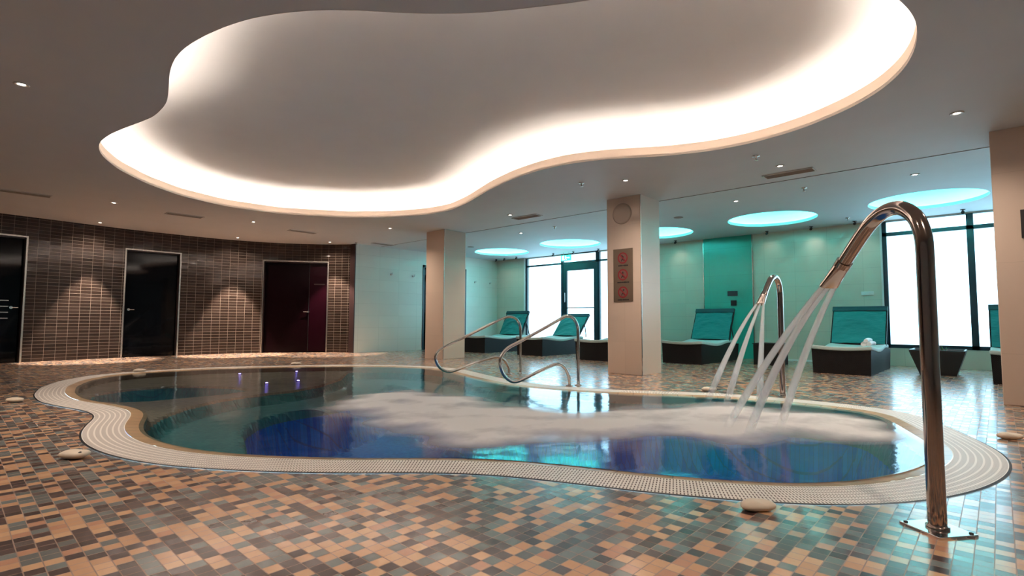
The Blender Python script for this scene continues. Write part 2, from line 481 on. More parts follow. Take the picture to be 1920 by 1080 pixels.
ceil_pts = [(-2.96, 1.57), (-3.13, 1.44), (-3.4, 1.27), (-3.69, 1.17), (-3.95, 1.11), (-4.22, 1.07), (-4.5, 1.08), (-4.77, 1.13), (-5.09, 1.21), (-5.43, 1.28), (-5.89, 1.28), (-6.27, 1.19), (-6.72, 1.1), (-7.11, 1.07), (-7.4, 1.1), (-7.73, 1.19), (-8.26, 1.44), (-8.84, 1.88), (-9.32, 2.43), (-9.62, 3.19), (-9.55, 4.11), (-8.98, 5.05), (-8.3, 5.63), (-7.6, 5.92), (-7.0, 5.97), (-6.31, 5.76), (-5.46, 5.4), (-4.82, 5.2), (-4.31, 5.12), (-3.86, 5.13), (-3.43, 5.27), (-3.1, 5.46), (-2.83, 5.64), (-2.32, 5.84), (-1.85, 5.87), (-1.38, 5.76), (-.96, 5.53), (-.67, 5.27), (-.48, 4.97), (-.37, 4.66), (-.32, 4.35), (-.31, 4.15), (-.33, 3.95), (-.4, 3.65), (-.55, 3.35), (-.78, 3.08), (-1.05, 2.88), (-1.38, 2.72), (-1.74, 2.57), (-1.98, 2.42), (-2.17, 2.31), (-2.39, 2.16), (-2.59, 1.98), (-2.81, 1.74)]
POOL = smooth_closed(pool_pts, 480, 14)
if area2(POOL) < 0: POOL = POOL[::-1].copy()
CEIL = smooth_closed(ceil_pts, 480, 14)
if area2(CEIL) < 0: CEIL = CEIL[::-1].copy()
DOMES = [(-10.2, 10.6), (-7.83, 10.6), (-5.45, 10.57), (-3.08, 10.53), (-.78, 10.5)]
DR = .76
def circle(c, r, n=64): return np.array([(c[0] + r * math.cos(2 * PI * k / n), c[1] + r * math.sin(2 * PI * k / n)) for k in range(n)])

# ------------------------------------------------------------------ room shell
X0, X1, Y0 = -16.5, 5.0, -5.0
fl = fill([(X0, Y0), (X1, Y0), (X1, YW + .1), (X0, YW + .1)], [POOL], 0.0)
struct(fl.build('floor', M['deck']))
YJ = 7.74
cl = fill([(X0, Y0), (X1, Y0), (X1, YJ), (X0, YJ)], [CEIL], H, True)
struct(cl.build('ceiling', M['ceiling']))
cr = fill([(X0, YJ), (X1, YJ), (X1, YW + .1), (X0, YW + .1)], [circle(c, DR) for c in DOMES], H, True)
struct(cr.build('ceiling', M['ceilsat']))
struct(MB().box(XL, X1, YJ - .007, YJ + .007, H - .005, H + .02).build('trim_1', M['ventdark']))

# curved mosaic wall on the left: x as a function of y
wy = [-5, -1.5, 0, 1.1, 2.5, 3.6, 4.6, 5.5, 6.2, 6.7, 7.02]
wx = [-12.2, -12.9, -13.25, -13.42, -13.64, -13.66, -13.58, -13.3, -12.86, -12.42, -12.0]
def wallx(y):
    ys = np.array(wy); xs = np.array(wx)
    i = int(np.clip(np.searchsorted(ys, y) - 1, 0, len(ys) - 2))
    def sl(k): return (xs[min(k + 1, len(xs) - 1)] - xs[max(k - 1, 0)]) / (ys[min(k + 1, len(ys) - 1)] - ys[max(k - 1, 0)])
    h = ys[i + 1] - ys[i]; t = (y - ys[i]) / h
    return float((2 * t**3 - 3 * t**2 + 1) * xs[i] + (t**3 - 2 * t**2 + t) * h * sl(i) + (-2 * t**3 + 3 * t**2) * xs[i + 1] + (t**3 - t**2) * h * sl(i + 1))
doors = [(-.1, 1.02, 2.34), (2.60, 3.63, 2.30), (5.36, 6.62, 2.27)]
ys = sorted(set([round(v, 4) for v in np.linspace(-5, 7.02, 240)] + [d for a, b, _ in doors for d in (a, b)]))
mb = MB(); uv = []; arc = 0; prev = None; vs = []; fs = []
for y in ys:
    p = (wallx(y), y)
    if prev: arc += math.hypot(p[0] - prev[0], p[1] - prev[1])
    prev = p
    for k in range(3): vs.append([p[0], p[1], 0]); uv.append([arc, 0])
for i, y in enumerate(ys):
    top = 2.3
    for a, b, hh in doors:
        if a - 1e-6 <= y <= b + 1e-6: top = hh
    for k, z in enumerate((0, top, H)): vs[i * 3 + k][2] = z; uv[i * 3 + k][1] = z
for i in range(len(ys) - 1):
    ym = (ys[i] + ys[i + 1]) / 2
    dd = any(a < ym < b for a, b, _ in doors)
    for k in range(2):
        if k == 0 and dd: continue
        fs.append((i * 3 + k, i * 3 + k + 1, (i + 1) * 3 + k + 1, (i + 1) * 3 + k))
n0 = MB().add(vs, fs, True)
# plain neighbours of a doorway share the lintel height, so widen the lintel rows to the door edges only
struct(n0.build('wall_left', M['wallmosaic'], uv=uv))
# end return of the curved wall and the white wall beyond
struct(MB().box(-12.6, XL - .001, 6.975, 6.998, 0, H).build('wall_left_return', M['doorframe']))
def doorway(n, a, b, hh, panel_mat, split=None, handle='knob'):
    A = Vector((wallx(a), a, 0)); B = Vector((wallx(b), b, 0)); d = (B - A).normalized(); nrm = Vector((d.y, -d.x, 0))   # towards the room
    L = (B - A).length; mid = (A + B) / 2
    root = empty('door_%d' % n, mid); struct(root)
    loc = -mid
    jb = MB(); dep = .13
    for P_ in (A, B):
        sgn = 1 if P_ is A else -1
        jb.obox(P_ + d * sgn * .012 - nrm * dep / 2 + Vector((0, 0, hh / 2)), d, nrm, (0, 0, 1), .012, dep / 2, hh / 2)
    jb.obox(mid - nrm * dep / 2 + Vector((0, 0, hh - .012)), d, nrm, (0, 0, 1), L / 2, dep / 2, .012)
    jb.build('jamb', M['doorframe'], root, loc=loc)
    pb = MB().obox(mid - nrm * (dep - .02) + Vector((0, 0, hh / 2)), d, nrm, (0, 0, 1), L / 2, .02, hh / 2)
    pnl = pb.build('panel', panel_mat, root, loc=loc)
    tr = MB(); w = .014
    for P_ in (A, B): tr.obox(P_ + nrm * .008 + Vector((0, 0, hh / 2)), d, nrm, (0, 0, 1), w, .014, hh / 2)
    tr.obox(mid + nrm * .008 + Vector((0, 0, hh + w)), d, nrm, (0, 0, 1), L / 2 + w, .014, w)
    tr.build('metal_trim', M['trimmetal'], root, loc=loc)
    f = nrm * -(dep - .045)
    hb = MB(); hp = (A + d * (L * (.70 if n == 3 else .10)) if n > 1 else B - d * .16) + f + Vector((0, 0, 1.02))
    hb.tube([hp, hp + nrm * .05], .026, 14)
    hb.tube([hp + nrm * .045, hp + nrm * .045 - d * .12 if n == 3 else hp + nrm * .045 + d * .10], .009, 10)
    hb.build('handle', M['mirror'], root, loc=loc)
    if split:
        sp = A + d * (L * split) + f
        MB().obox(A + d * (L * (1 + split) / 2) + f + Vector((0, 0, hh / 2)), d, nrm, (0, 0, 1), L * (1 - split) / 2 - .01, .004, hh / 2 - .02).build('side_leaf', M['burgundy2'], root, loc=loc)
        MB().obox(sp + Vector((0, 0, hh / 2)), d, nrm, (0, 0, 1), .004, .006, hh / 2 - .03).build('meeting_stile', M['black'], root, loc=loc)
        MB().obox(A + d * (L * .86) + f + nrm * .004 + Vector((0, 0, 1.72)), d, nrm, (0, 0, 1), .13, .004, .012).build('door_plate', M['doorframe'], root, loc=loc)
    if n == 1:
        gb = MB()
        for k in range(4): gb.obox(B - d * .45 + f + nrm * .01 + Vector((0, 0, .82 + k * .11)), d, nrm, (0, 0, 1), .26, .006, .008)
        gb.build('grille_bars', M['trimmetal'], root, loc=loc)
doorway(1, *doors[0], M['darkglass'])
doorway(2, *doors[1], M['darkglass'])
doorway(3, *doors[2], M['burgundy'], split=.70)

# white wall with doorway beyond column
D4 = (9.10, 10.74, 2.37)
wl = MB().box(XL - .15, XL, 7.0, D4[0], 0, H).box(XL - .15, XL, D4[1], YW + .1, 0, H).box(XL - .15, XL, D4[0], D4[1], D4[2], H)
struct(wl.build('wall_left_white', M['creamtile_y']))
r = struct(empty('door_4', (XL, (D4[0] + D4[1]) / 2, 0)))
lo = (-XL, -(D4[0] + D4[1]) / 2, 0)
MB().box(XL - .06, XL + .012, D4[0], D4[0] + .06, 0, D4[2]).box(XL - .06, XL + .012, D4[1] - .06, D4[1], 0, D4[2]).box(XL - .06, XL + .012, D4[0], D4[1], D4[2] - .06, D4[2]).build('door_frame', M['frame'], r, loc=lo)
MB().box(XL - .10, XL - .06, D4[0], D4[1], 0, D4[2]).build('panel', M['darkglass'], r, loc=lo)

# far wall (cream tiles, teal panel, windows set in openings)
OPEN_L = (-10.62, -6.7); OPEN_R = (-1.58, 3.4); SILL = .33
fw = MB().box(XL - .1, OPEN_L[0], YW, YW + .2, 0, H).box(OPEN_L[1], -5.03, YW, YW + .2, 0, H).box(-3.95, OPEN_R[0], YW, YW + .2, 0, H)
fw.box(OPEN_R[0], OPEN_R[1], YW, YW + .2, 0, SILL).box(OPEN_R[1], X1, YW, YW + .2, 0, H).box(OPEN_L[0], OPEN_L[1], YW, YW + .2, H - .02, H + .1).box(OPEN_R[0], OPEN_R[1], YW, YW + .2, H - .02, H + .1)
struct(fw.build('wall_back', M['creamtile']))
struct(MB().box(-5.03, -3.95, YW - .03, YW + .17, 0, H).build('wall_teal_panel', M['tealtile']))
struct(MB().box(-5.045, -5.03, YW - .036, YW + .05, 0, H).build('trim_2', M['trimmetal']))
struct(MB().box(-3.95, -3.935, YW - .036, YW + .05, 0, H).build('trim_3', M['trimmetal']))
struct(MB().box(OPEN_R[0] - .03, OPEN_R[0], YW - .012, YW + .02, 0, H).build('trim_4', M['white']))
struct(MB().box(OPEN_L[0] - .06, OPEN_L[0], YW - .012, YW + .02, 0, H).build('trim_5', M['white']))
struct(MB().box(-3.93, OPEN_R[0] - .03, YW - .014, YW + .0, 0, .035).build('baseboard_back', M['white']))
def window(n, x0, x1, z0, z1, tr, w=.05):
    c = Vector(((x0 + x1) / 2, YW + .06, 0)); root = struct(empty('window_%d' % n, c)); lo = -c; y0, y1 = YW + .02, YW + .09
    f = MB().box(x0, x0 + w, y0, y1, z0, z1).box(x1 - w * .4, x1, y0, y1, z0, z1).box(x0, x1, y0, y1, z0, z0 + w).box(x0, x1, y0, y1, tr - w / 2, tr + w / 2).box(x0, x1, y0, y1, z1 - .01, z1 + .02)
    f.build('window_frame', M['frame'], root, loc=lo)
    MB().box(x0 + w, x1 - w * .4, YW + .05, YW + .056, z0 + w, tr - w / 2).build('pane', M['pane'], root, loc=lo)
    MB().box(x0 + w, x1 - w * .4, YW + .05, YW + .056, tr + w / 2, z1).build('transom_pane', M['pane'], root, loc=lo)
window(1, OPEN_L[0], -9.25, .12, H - .02, 2.475)
window(2, -8.0, OPEN_L[1], .12, H - .02, 2.475)
window(3, OPEN_R[0], -.33, SILL, H - .02, 2.475, .07)
window(4, -.33, .92, SILL, H - .02, 2.475, .07)
window(5, .92, 2.16, SILL, H - .02, 2.475, .07)
window(6, 2.16, OPEN_R[1], SILL, H - .02, 2.475, .07)
struct(MB().box(OPEN_L[0], -9.25, YW, YW + .2, 0, .12).box(-8.0, OPEN_L[1], YW, YW + .2, 0, .12).build('wall_back_upstand', M['creamtile']))
# glazed door with transom light
c = Vector((-8.62, YW + .05, 0)); root = struct(empty('door_5', c)); lo = -c; y0, y1 = YW + .0, YW + .09
MB().box(-9.25, -9.19, y0, y1, 0, H - .02).box(-8.06, -8.0, y0, y1, 0, H - .02).box(-9.25, -8.0, y0, y1, 2.44, 2.50).box(-9.25, -8.0, y0, y1, H - .03, H).build('door_frame', M['frame'], root, loc=lo)
dl = MB().box(-9.19, -9.06, y0 + .02, y1 - .02, .0, 2.44).box(-8.14, -8.06, y0 + .02, y1 - .02, 0, 2.44).box(-9.06, -8.14, y0 + .02, y1 - .02, 2.25, 2.44).box(-9.06, -8.14, y0 + .02, y1 - .02, 0, .2)
leaf = dl.build('door_leaf', M['frame'], root, loc=lo)
MB().box(-9.06, -8.14, y0 + .03, y1 - .03, 1.17, 1.20).build('push_bar', M['frame'], root, loc=lo)
MB().box(-9.06, -8.14, YW + .045, YW + .05, .2, 2.25).build('pane', M['pane'], root, loc=lo)
MB().box(-9.19, -8.06, YW + .045, YW + .05, 2.50, H - .03).build('transom_pane', M['pane'], root, loc=lo)
MB().tube([(-9.10, YW - .03, 1.35), (-9.10, YW - .03, 1.62)], .011, 10).tube([(-9.10, YW - .03, 1.38), (-9.10, YW + .03, 1.38)], .008, 8).tube([(-9.10, YW - .03, 1.59), (-9.10, YW + .03, 1.59)], .008, 8).build('handle', M['mirror'], root, loc=lo)

struct(MB().box(X1, X1 + .1, Y0, YW + .2, 0, H).build('wall_right', M['plainwall']))
struct(MB().box(X0, X1, Y0 - .1, Y0, 0, H).build('wall_front', M['plainwall']))
struct(MB().box(X0 - .1, X0, Y0, YW + .1, 0, H).build('wall_left_outer', M['plainwall']))

# columns
def column(x0, x1, label):
    cx = (x0 + x1) / 2; root = tag(empty('column', (cx, 7.42, 0)), label, 'column', 'square columns beside the pool')
    lo = (-cx, -7.42, 0)
    MB().box(x0, x1, 7.12, 7.72, 0, H).build('shaft', M['coltile'], root, loc=lo, bevel=.006)
    MB().box(x1 - .006, x1 + .004, 7.116, 7.126, 0, H).build('corner_trim', M['trimmetal'], root, loc=lo)
    return root
column(-4.53, -3.93, 'square beige column carrying the three-symbol sign and round speaker')
column(-9.14, -8.53, 'bare square beige column left of the handrails, farthest from the camera')
column(.0, .62, 'nearest square brown-beige column at the right edge')

# ------------------------------------------------------------------ ceiling recess with hidden light strip
n = len(CEIL)
lipc = [offset(CEIL, o, 0) for o in (0, 0)]
lip = ribbon(lipc, [H - .001, H + .12], flip=True, smooth=True)
struct(lip.build('trim_6', M['lip']))
prof = [(.0, .025), (.20, .025), (.24, .05), (.25, .13), (.245, .20), (.22, .27), (.16, .322), (.07, .362), (-.07, .392), (-.26, .412), (-.52, .425)]
curves = [offset(CEIL, o, 4 if o >= 0 else 20) for o, _ in prof]
cv = ribbon(curves, [H + z for _, z in prof], flip=True)
cap = fill(curves[-1], [], H + .425, True)
cv.add(cap.v, [list(f) for f in cap.f])
struct(cv.build('ceiling_recess', M['cove']))
strip = offset(CEIL, .115, 4)
sp = [(x, y, H + .055) for x, y in strip[::2]]
t_ = MB(); t_.tube(sp + [sp[0]], .014, 6, caps=False)
tag(t_.build('light_strip', M['led']), 'warm white light strip hidden behind the lip of the wavy ceiling recess', 'light')

# round cyan recesses
dlabels = ['cyan round ceiling recess farthest left, above the leftmost lounger', 'cyan round ceiling recess above the green exit sign and glazed door',
           'cyan round ceiling recess half hidden behind the sign column', 'cyan round ceiling recess above the teal wall panel', 'largest cyan round ceiling recess, right, behind the tall shower spout']
def make_dome():
    root = empty('ceiling_light', (*DOMES[0], H))
    lp = MB().lathe((0, 0, 0), [(DR, 0), (DR, .05), (DR + .02, .05), (DR + .02, .02), (DR + .12, .02), (DR + .13, .10), (DR + .08, .2), (DR - .1, .27), (.3, .31), (.01, .32)], 64)
    lp.v = lp.v; lp.f = [list(reversed(f)) for f in lp.f]
    lp.build('dome', M['domewhite'], root)
    rp = [((DR + .07) * math.cos(a), (DR + .07) * math.sin(a), .04) for a in [2 * PI * k / 48 for k in range(49)]]
    MB().tube(rp, .012, 6, caps=False).build('light_ring', M['cyanled'], root)
    return root
dm = make_dome()
for i, (x, y) in enumerate(DOMES):
    o = dm if i == 0 else copy_tree(dm)
    o.location = (x, y, H); tag(o, dlabels[i], 'ceiling light', 'round cyan ceiling lights')

# ------------------------------------------------------------------ downlights, vents, sprinklers
def spot(name, parent, power, size=1.2, col=(1, .83, .68), blend=.6, rad=.03):
    l = bpy.data.lights.new(name, 'SPOT'); l.energy = power; l.spot_size = size; l.spot_blend = blend; l.color = col; l.shadow_soft_size = rad
    o = bpy.data.objects.new(name, l); COL.objects.link(o); o.parent = parent; o.location = (0, 0, -.02); return o
def make_downlight():
    root = empty('downlight', (0, 0, H))
    MB().lathe((0, 0, 0), [(.052, 0.0), (.054, -.004), (.046, -.008), (.030, -.006), (.027, .0)], 24).build('bezel', M['ventwhite'], root)
    MB().lathe((0, 0, 0), [(.027, -.002), (.001, -.0022)], 20).build('lamp', M['lens'], root)
    return root
dlp = make_downlight(); first = True
DL = [  # x, y, power, label
    (-1.5, .3, 42, 'added unseen fill downlight behind the camera, left of it'), (.9, 1.2, 30, 'added unseen fill downlight right of the camera'), (-4.0, -.6, 14, 'added unseen fill downlight left of the camera, behind the frame edge'),
    (1.2, 4.2, 10, 'added unseen fill downlight right of the pool beyond the frame edge'), (-7.0, -1.0, 2, 'added unseen fill downlight far left of the camera'),  # entries up to here: unseen fill lights added to brighten deck and pool
    (-5.85, .35, 20, 'downlight nearest the left edge of the photo, high in the dark ceiling'),
    (-10.71, 1.84, 12, 'downlight in the dark ceiling left of the wavy recess, above the glass door'),
    (-13.12, 2.05, 600, 'downlight grazing the mosaic wall left of the middle dark glass door'),
    (-10.73, 4.08, 14, 'downlight just below the far left curve of the wavy recess'),
    (-13.08, 4.63, 800, 'downlight grazing the mosaic wall between the glass door and burgundy door'),
    (-12.08, 6.42, 380, 'downlight lighting the mosaic strip right of the burgundy door'),
    (-9.31, 6.29, 25, 'downlight just left of the farther bare column'),
    (-3.69, 6.28, 30, 'downlight directly in front of the sign column'),
    (-6.48, 6.95, 25, 'downlight beside the vent between the two far columns'),
    (-7.65, 8.56, 6, 'downlight between the two leftmost cyan recesses and the ceiling joint'),
    (-1.92, 6.97, 12, 'downlight beside the vent right of the sign column'),
    (-.21, 6.28, 12, 'large downlight near the right edge, in front of the right column'),
    (-.73, 8.55, 6, 'downlight in front of the largest cyan recess'),
    (-3.02, 8.55, 6, 'downlight in front of the cyan recess over the teal panel'),
]
for x, y, pw, lab in DL:
    o = dlp if first else copy_tree(dlp); first = False
    o.location = (x, y, H); tag(o, lab, 'downlight', 'recessed ceiling downlights')
    near = (x, y) in ((-13.12, 2.05), (-13.08, 4.63), (-12.08, 6.42))
    spot('lamp_glow', o, pw, (.86 if y < 6 else 1.05) if near else (2.5 if 'amera' in lab else 1.7), blend=.35 if near else 1.0, rad=.02)

# black adjustable spots along the windows
bs = empty('spotlight', (0, 0, H))
MB().lathe((0, 0, 0), [(.035, 0), (.035, -.01), (.008, -.012), (.008, -.03)], 14).build('base', M['black'], bs)
MB().tube([(0, .02, -.035), (0, -.03, -.06)], .024, 14).build('head', M['black'], bs)
BS = [(-11.5, 11.7, 'small black spotlight in the far left corner above the cream wall'), (-11.1, 11.65, 'small black spotlight second from the far left corner'), (-10.6, 11.65, 'small black spotlight at the left edge of the far window'),
      (-9.27, 11.75, 'small black spotlight just left of the exit sign'), (-8.6, 11.8, 'small black spotlight just right of the exit sign'), (-7.78, 11.8, 'small black spotlight right of the glazed door beside the sign column'),
      (-5.6, 11.8, 'small black spotlight just right of the sign column'), (-3.56, 11.85, 'small black spotlight above the right edge of the teal panel'), (-2.72, 11.85, 'small black spotlight above the cream wall right of the teal panel'),
      (-1.95, 11.75, 'small black spotlight left of the large right window'), (-.38, 11.75, 'small black spotlight above the large right window')]
for i, (x, y, lab) in enumerate(BS):
    o = bs if i == 0 else copy_tree(bs); o.location = (x, y, H); tag(o, lab, 'spotlight', 'small black spotlights along the far wall')
    if y < 12 and i in (0, 1, 6, 8, 9): 
        s_ = spot('lamp_glow', o, 1.5, 1.9, (1, .90, .78), 1.0); s_.location = (0, 0, -.07); s_.rotation_euler = (.35, 0, 0)

def make_vent():
    root = empty('ceiling_vent', (0, 0, H))
    MB().box(-.30, .30, -.10, -.085, -.012, .002).box(-.30, .30, .085, .10, -.012, .002).box(-.30, -.285, -.1, .1, -.012, .002).box(.285, .30, -.1, .1, -.012, .002).build('frame', M['ventwhite'], root)
    s_ = MB().box(-.285, .285, -.085, .085, -.002, .001)
    for k in range(5): s_.obox((0, -.064 + k * .032, -.006), (1, 0, 0), (0, 1, -.8), (0, .8, 1), .285, .011, .0012)
    s_.build('slats', M['ventdark'], root)
    return root
vp = make_vent()
for i, (x, y, rz, lab) in enumerate([(-10.92, .78, PI / 2, 'dark slatted ceiling vent at the far left'), (-11.0, 2.96, PI / 2, 'slatted ceiling vent second from the left, near the glass door'),
        (-11.08, 5.25, PI / 2, 'slatted ceiling vent above the burgundy door'), (-11.36, 7.49, PI / 2, 'slatted ceiling vent above the white wall beside the far column'),
        (-6.36, 7.28, 0, 'slatted ceiling vent between the two far columns'), (-1.93, 7.38, 0, 'slatted ceiling vent right of the sign column')]):
    o = vp if i == 0 else copy_tree(vp); o.location = (x, y, H); o.rotation_euler.z = rz; tag(o, lab, 'vent', 'rectangular ceiling vents')
sk = empty('sprinkler', (0, 0, H))
MB().lathe((0, 0, 0), [(.04, 0), (.042, -.006), (.014, -.008), (.012, -.03)], 16).build('collar', M['trimmetal'], sk)
MB().lathe((0, 0, 0), [(.012, -.03), (.006, -.045), (.026, -.048), (.001, -.052)], 12).build('deflector', M['trimmetal'], sk)
for i, (x, y, lab) in enumerate([(-4.22, 5.99, 'sprinkler head left of the sign column, below the recess'), (-2.01, 6.37, 'sprinkler head right of the sign column, below the recess'),
        (-6.61, 8.43, 'sprinkler head in the rear ceiling near the second cyan recess'), (-1.99, 8.35, 'sprinkler head in the rear ceiling near the right vent'), (-1.98, 11.3, 'sprinkler head near the right window corner'), (-12.0 + .35, 6.9, 'sprinkler head near the end of the mosaic wall')]):
    o = sk if i == 0 else copy_tree(sk); o.location = (x, y, H); tag(o, lab, 'sprinkler', 'ceiling sprinkler heads')
for i, (x, y, lab) in enumerate([(-10.07, 9.3, 'small round dark ceiling speaker right of the farther column'), (-4.3, 9.2, 'small round dark ceiling speaker right of the sign column')]):
    tag(MB().lathe((0, 0, 0), [(.085, 0), (.085, -.006), (.075, -.008), (.001, -.008)], 24).build('ceiling_speaker', M['ventdark'], loc=(x, y, H)), lab, 'speaker', 'small ceiling speakers')

# ------------------------------------------------------------------ pool
GRW = .245; RGW = .115
ribbon_obj = ribbon_uv(POOL, [0, -.06, -.12, -.18, -GRW], .004, .004, 'overflow_grating', M['grate'])
tag(ribbon_obj, 'white slotted overflow grating band around the wavy pool', 'pool grating')
tag(ribbon_uv(POOL, [.012, 0], .002, .005, 'grating_frame', M['black']), 'thin dark joint around the outside of the white grating', 'joint')
struct(ribbon([offset(POOL, -(GRW + RGW)), offset(POOL, -(GRW + RGW))], [-.012, -.10], flip=False).build('pool_edge_wall', M['edgetile_plain']))
ring = ribbon_uv(POOL, [-GRW, -GRW - .05, -GRW - RGW], .006, -.012, 'trim_7', M['edgetile'])
struct(ring)
RIN = offset(POOL, -(GRW + RGW))
RW = offset(POOL, -(GRW + .085))
# stepped basins as one tiled shell
Bpoly = [(-4.73, 1.08), (-5.03, 1.15), (-5.31, 1.25), (-5.6, 1.40), (-5.99, 1.7), (-6.31, 2.11), (-6.45, 2.5), (-6.5, 3.0), (-6.75, 3.5), (-7.3, 4.1), (-8.2, 4.75)]
pi_ = RIN
i0 = int(np.argmin(np.hypot(*(pi_ - np.array(Bpoly[0])).T))); i1 = int(np.argmin(np.hypot(*(pi_ - np.array(Bpoly[-1])).T)))
k = i1; arcpts = []
# walk clockwise from the far end of the divider round the right side to the near end
while k != i0: arcpts.append(tuple(pi_[k])); k = (k - 1) % len(pi_)
if max(p[0] for p in arcpts) < -2:
    k = i1; arcpts = []
    while k != i0: arcpts.append(tuple(pi_[k])); k = (k + 1) % len(pi_)
BP = np.array(list(Bpoly) + arcpts[::3])
AP = smooth_closed([(-7.3, 1.12), (-7.83, 1.22), (-8.1, 1.6), (-8.15, 2.0), (-7.9, 2.35), (-7.4, 2.65), (-6.95, 2.7), (-6.75, 2.3), (-6.78, 1.95), (-6.75, 1.6), (-6.88, 1.3)], 80, 6)
gx = np.arange(-10.0, .1, .05); gy = np.arange(.6, 6.2, .05)
GX, GY = np.meshgrid(gx, gy); PP = np.stack([GX.ravel(), GY.ravel()], 1)
dR = sdist(PP, RIN); dB = sdist(PP, BP); dA = sdist(PP, AP)
sst = lambda a, b, x: (lambda t: t * t * (3 - 2 * t))(np.clip((x - a) / (b - a), 0, 1))
bw = .62 * sst(2.6, 4.8, -PP[:, 0]) + .06
z = -.075 - .13 * sst(0, .05, dB) - .55 * sst(0, .12, dB - bw)
z = np.minimum(z, -.075 - .40 * sst(0, .14, dA))
keep = dR > -.09
z = np.where(dR < -.02, -.03, z)
idx = -np.ones(len(PP), int); idx[keep] = np.arange(keep.sum())
W_ = len(gx); fs = []
for j in range(len(gy) - 1):
    for i in range(W_ - 1):
        q = [j * W_ + i, j * W_ + i + 1, (j + 1) * W_ + i + 1, (j + 1) * W_ + i]
        if all(keep[a] for a in q): fs.append(tuple(int(idx[a]) for a in q))
bs_ = MB().add([(PP[a, 0], PP[a, 1], z[a]) for a in np.nonzero(keep)[0]], fs)
struct(bs_.build('pool_basin', M['basin']), 'stepped mosaic pool basin under the water', 'pool')
# water surface
wt = fill(RW, [], -.002)
tag(wt.build('pool_water', M['water']), 'still blue-green water filling the wavy pool', 'water', kind='stuff')

# foam trail
FO = smooth_closed([(-4.6, 2.4), (-5.1, 2.85), (-5.2, 3.3), (-4.95, 3.8), (-4.3, 3.85), (-3.77, 3.85), (-3.2, 3.75), (-2.75, 3.95), (-2.5, 4.4), (-2.35, 4.95), (-1.95, 5.35), (-1.4, 5.33), (-1.04, 5.25), (-.84, 5.45), (-.55, 5.2), (-.4, 4.74), (-.42, 4.3), (-.6, 4.2), (-.87, 4.1), (-1.06, 3.82), (-1.14, 3.6), (-1.28, 3.42), (-1.55, 3.47), (-1.73, 3.27), (-1.98, 3.05), (-2.05, 2.72), (-2.15, 2.38), (-2.5, 2.16), (-2.85, 2.1), (-3.45, 2.2), (-3.96, 2.24)], 120, 4)
gx = np.arange(-5.5, -.2, .04); gy = np.arange(1.9, 5.8, .04)
GX, GY = np.meshgrid(gx, gy); PP = np.stack([GX.ravel(), GY.ravel()], 1)
d = sdist(PP, FO); dw = sdist(PP, RW)
wob = .07 * np.sin(PP[:, 0] * 7 + PP[:, 1] * 3) + .05 * np.sin(PP[:, 0] * 13 - PP[:, 1] * 9)
dens = .96 * sst(-.14, .52, d + wob) * sst(0.0, .12, dw)
streak = .5 + .5 * np.sin((PP[:, 0] * .62 - PP[:, 1] * .78) * 9 + 1.2 * np.sin(PP[:, 0] * 2.2) + .8 * np.sin(PP[:, 1] * 3.1))
dens *= .92 + .30 * streak
keep = (d > -.2) & (dw > 0)
idx = -np.ones(len(PP), int); idx[keep] = np.arange(keep.sum()); W_ = len(gx); fs = []
for j in range(len(gy) - 1):
    for i in range(W_ - 1):
        q = [j * W_ + i, j * W_ + i + 1, (j + 1) * W_ + i + 1, (j + 1) * W_ + i]
        if all(keep[a] for a in q): fs.append(tuple(int(idx[a]) for a in q))
kk = np.nonzero(keep)[0]
fm = MB().add([(PP[a, 0], PP[a, 1], .003 + .02 * dens[a]) for a in kk], fs, True)
tag(fm.build('foam', M['foam'], attr=('froth_amount', dens[kk])), 'white churned foam spreading over the pool from the falling jets', 'foam', kind='stuff')

# purple underwater lights on the far pool wall
pl = None
for i, (x, y, zz, lab) in enumerate([(-8.99, 3.29, -.0, 'purple pool light farthest left near the far edge'), (-7.42, 3.07, -.0, 'dimmest purple pool light, below the other three'), (-8.73, 4.10, -.0, 'purple pool light right beside the far grating'), (-7.39, 3.5, -.0, 'brightest purple pool light, right and lower')]):
    o = empty('pool_light', (x, y, -.068)) if pl is None else copy_tree(pl)
    o.location = (x * 1.0, y, -.068)
    if pl is None:
        pl = o
        MB().lathe((0, 0, 0), [(.03, -.004), (.03, .006), (.018, .010)], 20).build('rim', M['trimmetal'], o)
        MB().lathe((0, 0, 0), [(.018, .010), (.012, .016), (.001, .018)], 18).build('lens', M['purple'], o)
    tag(o, lab, 'pool light', 'purple pool lights')

# ------------------------------------------------------------------ handrails
def rail(name, base, d, prof, label):
    root = tag(empty(name, (*base, 0)), label, 'handrail', 'steel pool handrails')
    dv = Vector((d[0], d[1], 0)).normalized()
    pts = catmull([dv * a + Vector((0, 0, b)) for a, b in prof], 6)
    MB().tube(pts, .0195, 16).build('rail_tube', M['steel'], root)
    for a in (prof[0][0], prof[-1][0]):
        p = dv * a
        MB().lathe(p, [(.045, 0.0), (.045, .008), (.022, .014), (.0195, .02)], 20).build('floor_flange', M['steel'], root)
rail('pool_handrail', (-3.90, 5.45), (-.38, -.925), [(0, 0), (0, .3), (0, .6), (.01, .745), (.07, .84), (.17, .868), (.28, .82), (.5, .71), (.8, .565), (.97, .485), (1.05, .40), (1.07, .31), (1.03, .18), (.93, .095), (.82, .095), (.6, .18), (.38, .262), (.28, .275), (.19, .22), (.14, .12), (.13, 0)],
     'steel handrail nearer the sign column, right of the pair')
rail('pool_handrail', (-5.42, 6.06), (-.38, -.925), [(0, 0), (0, .3), (0, .58), (.01, .735), (.08, .84), (.19, .87), (.32, .838), (.6, .71), (.9, .57), (1.22, .425), (1.33, .34), (1.345, .24), (1.28, .13), (1.16, .072), (1.02, .095), (.7, .2), (.45, .258), (.34, .25), (.26, .2), (.2, .1), (.19, 0)],
     'steel handrail nearer the bare far column, left of the pair')

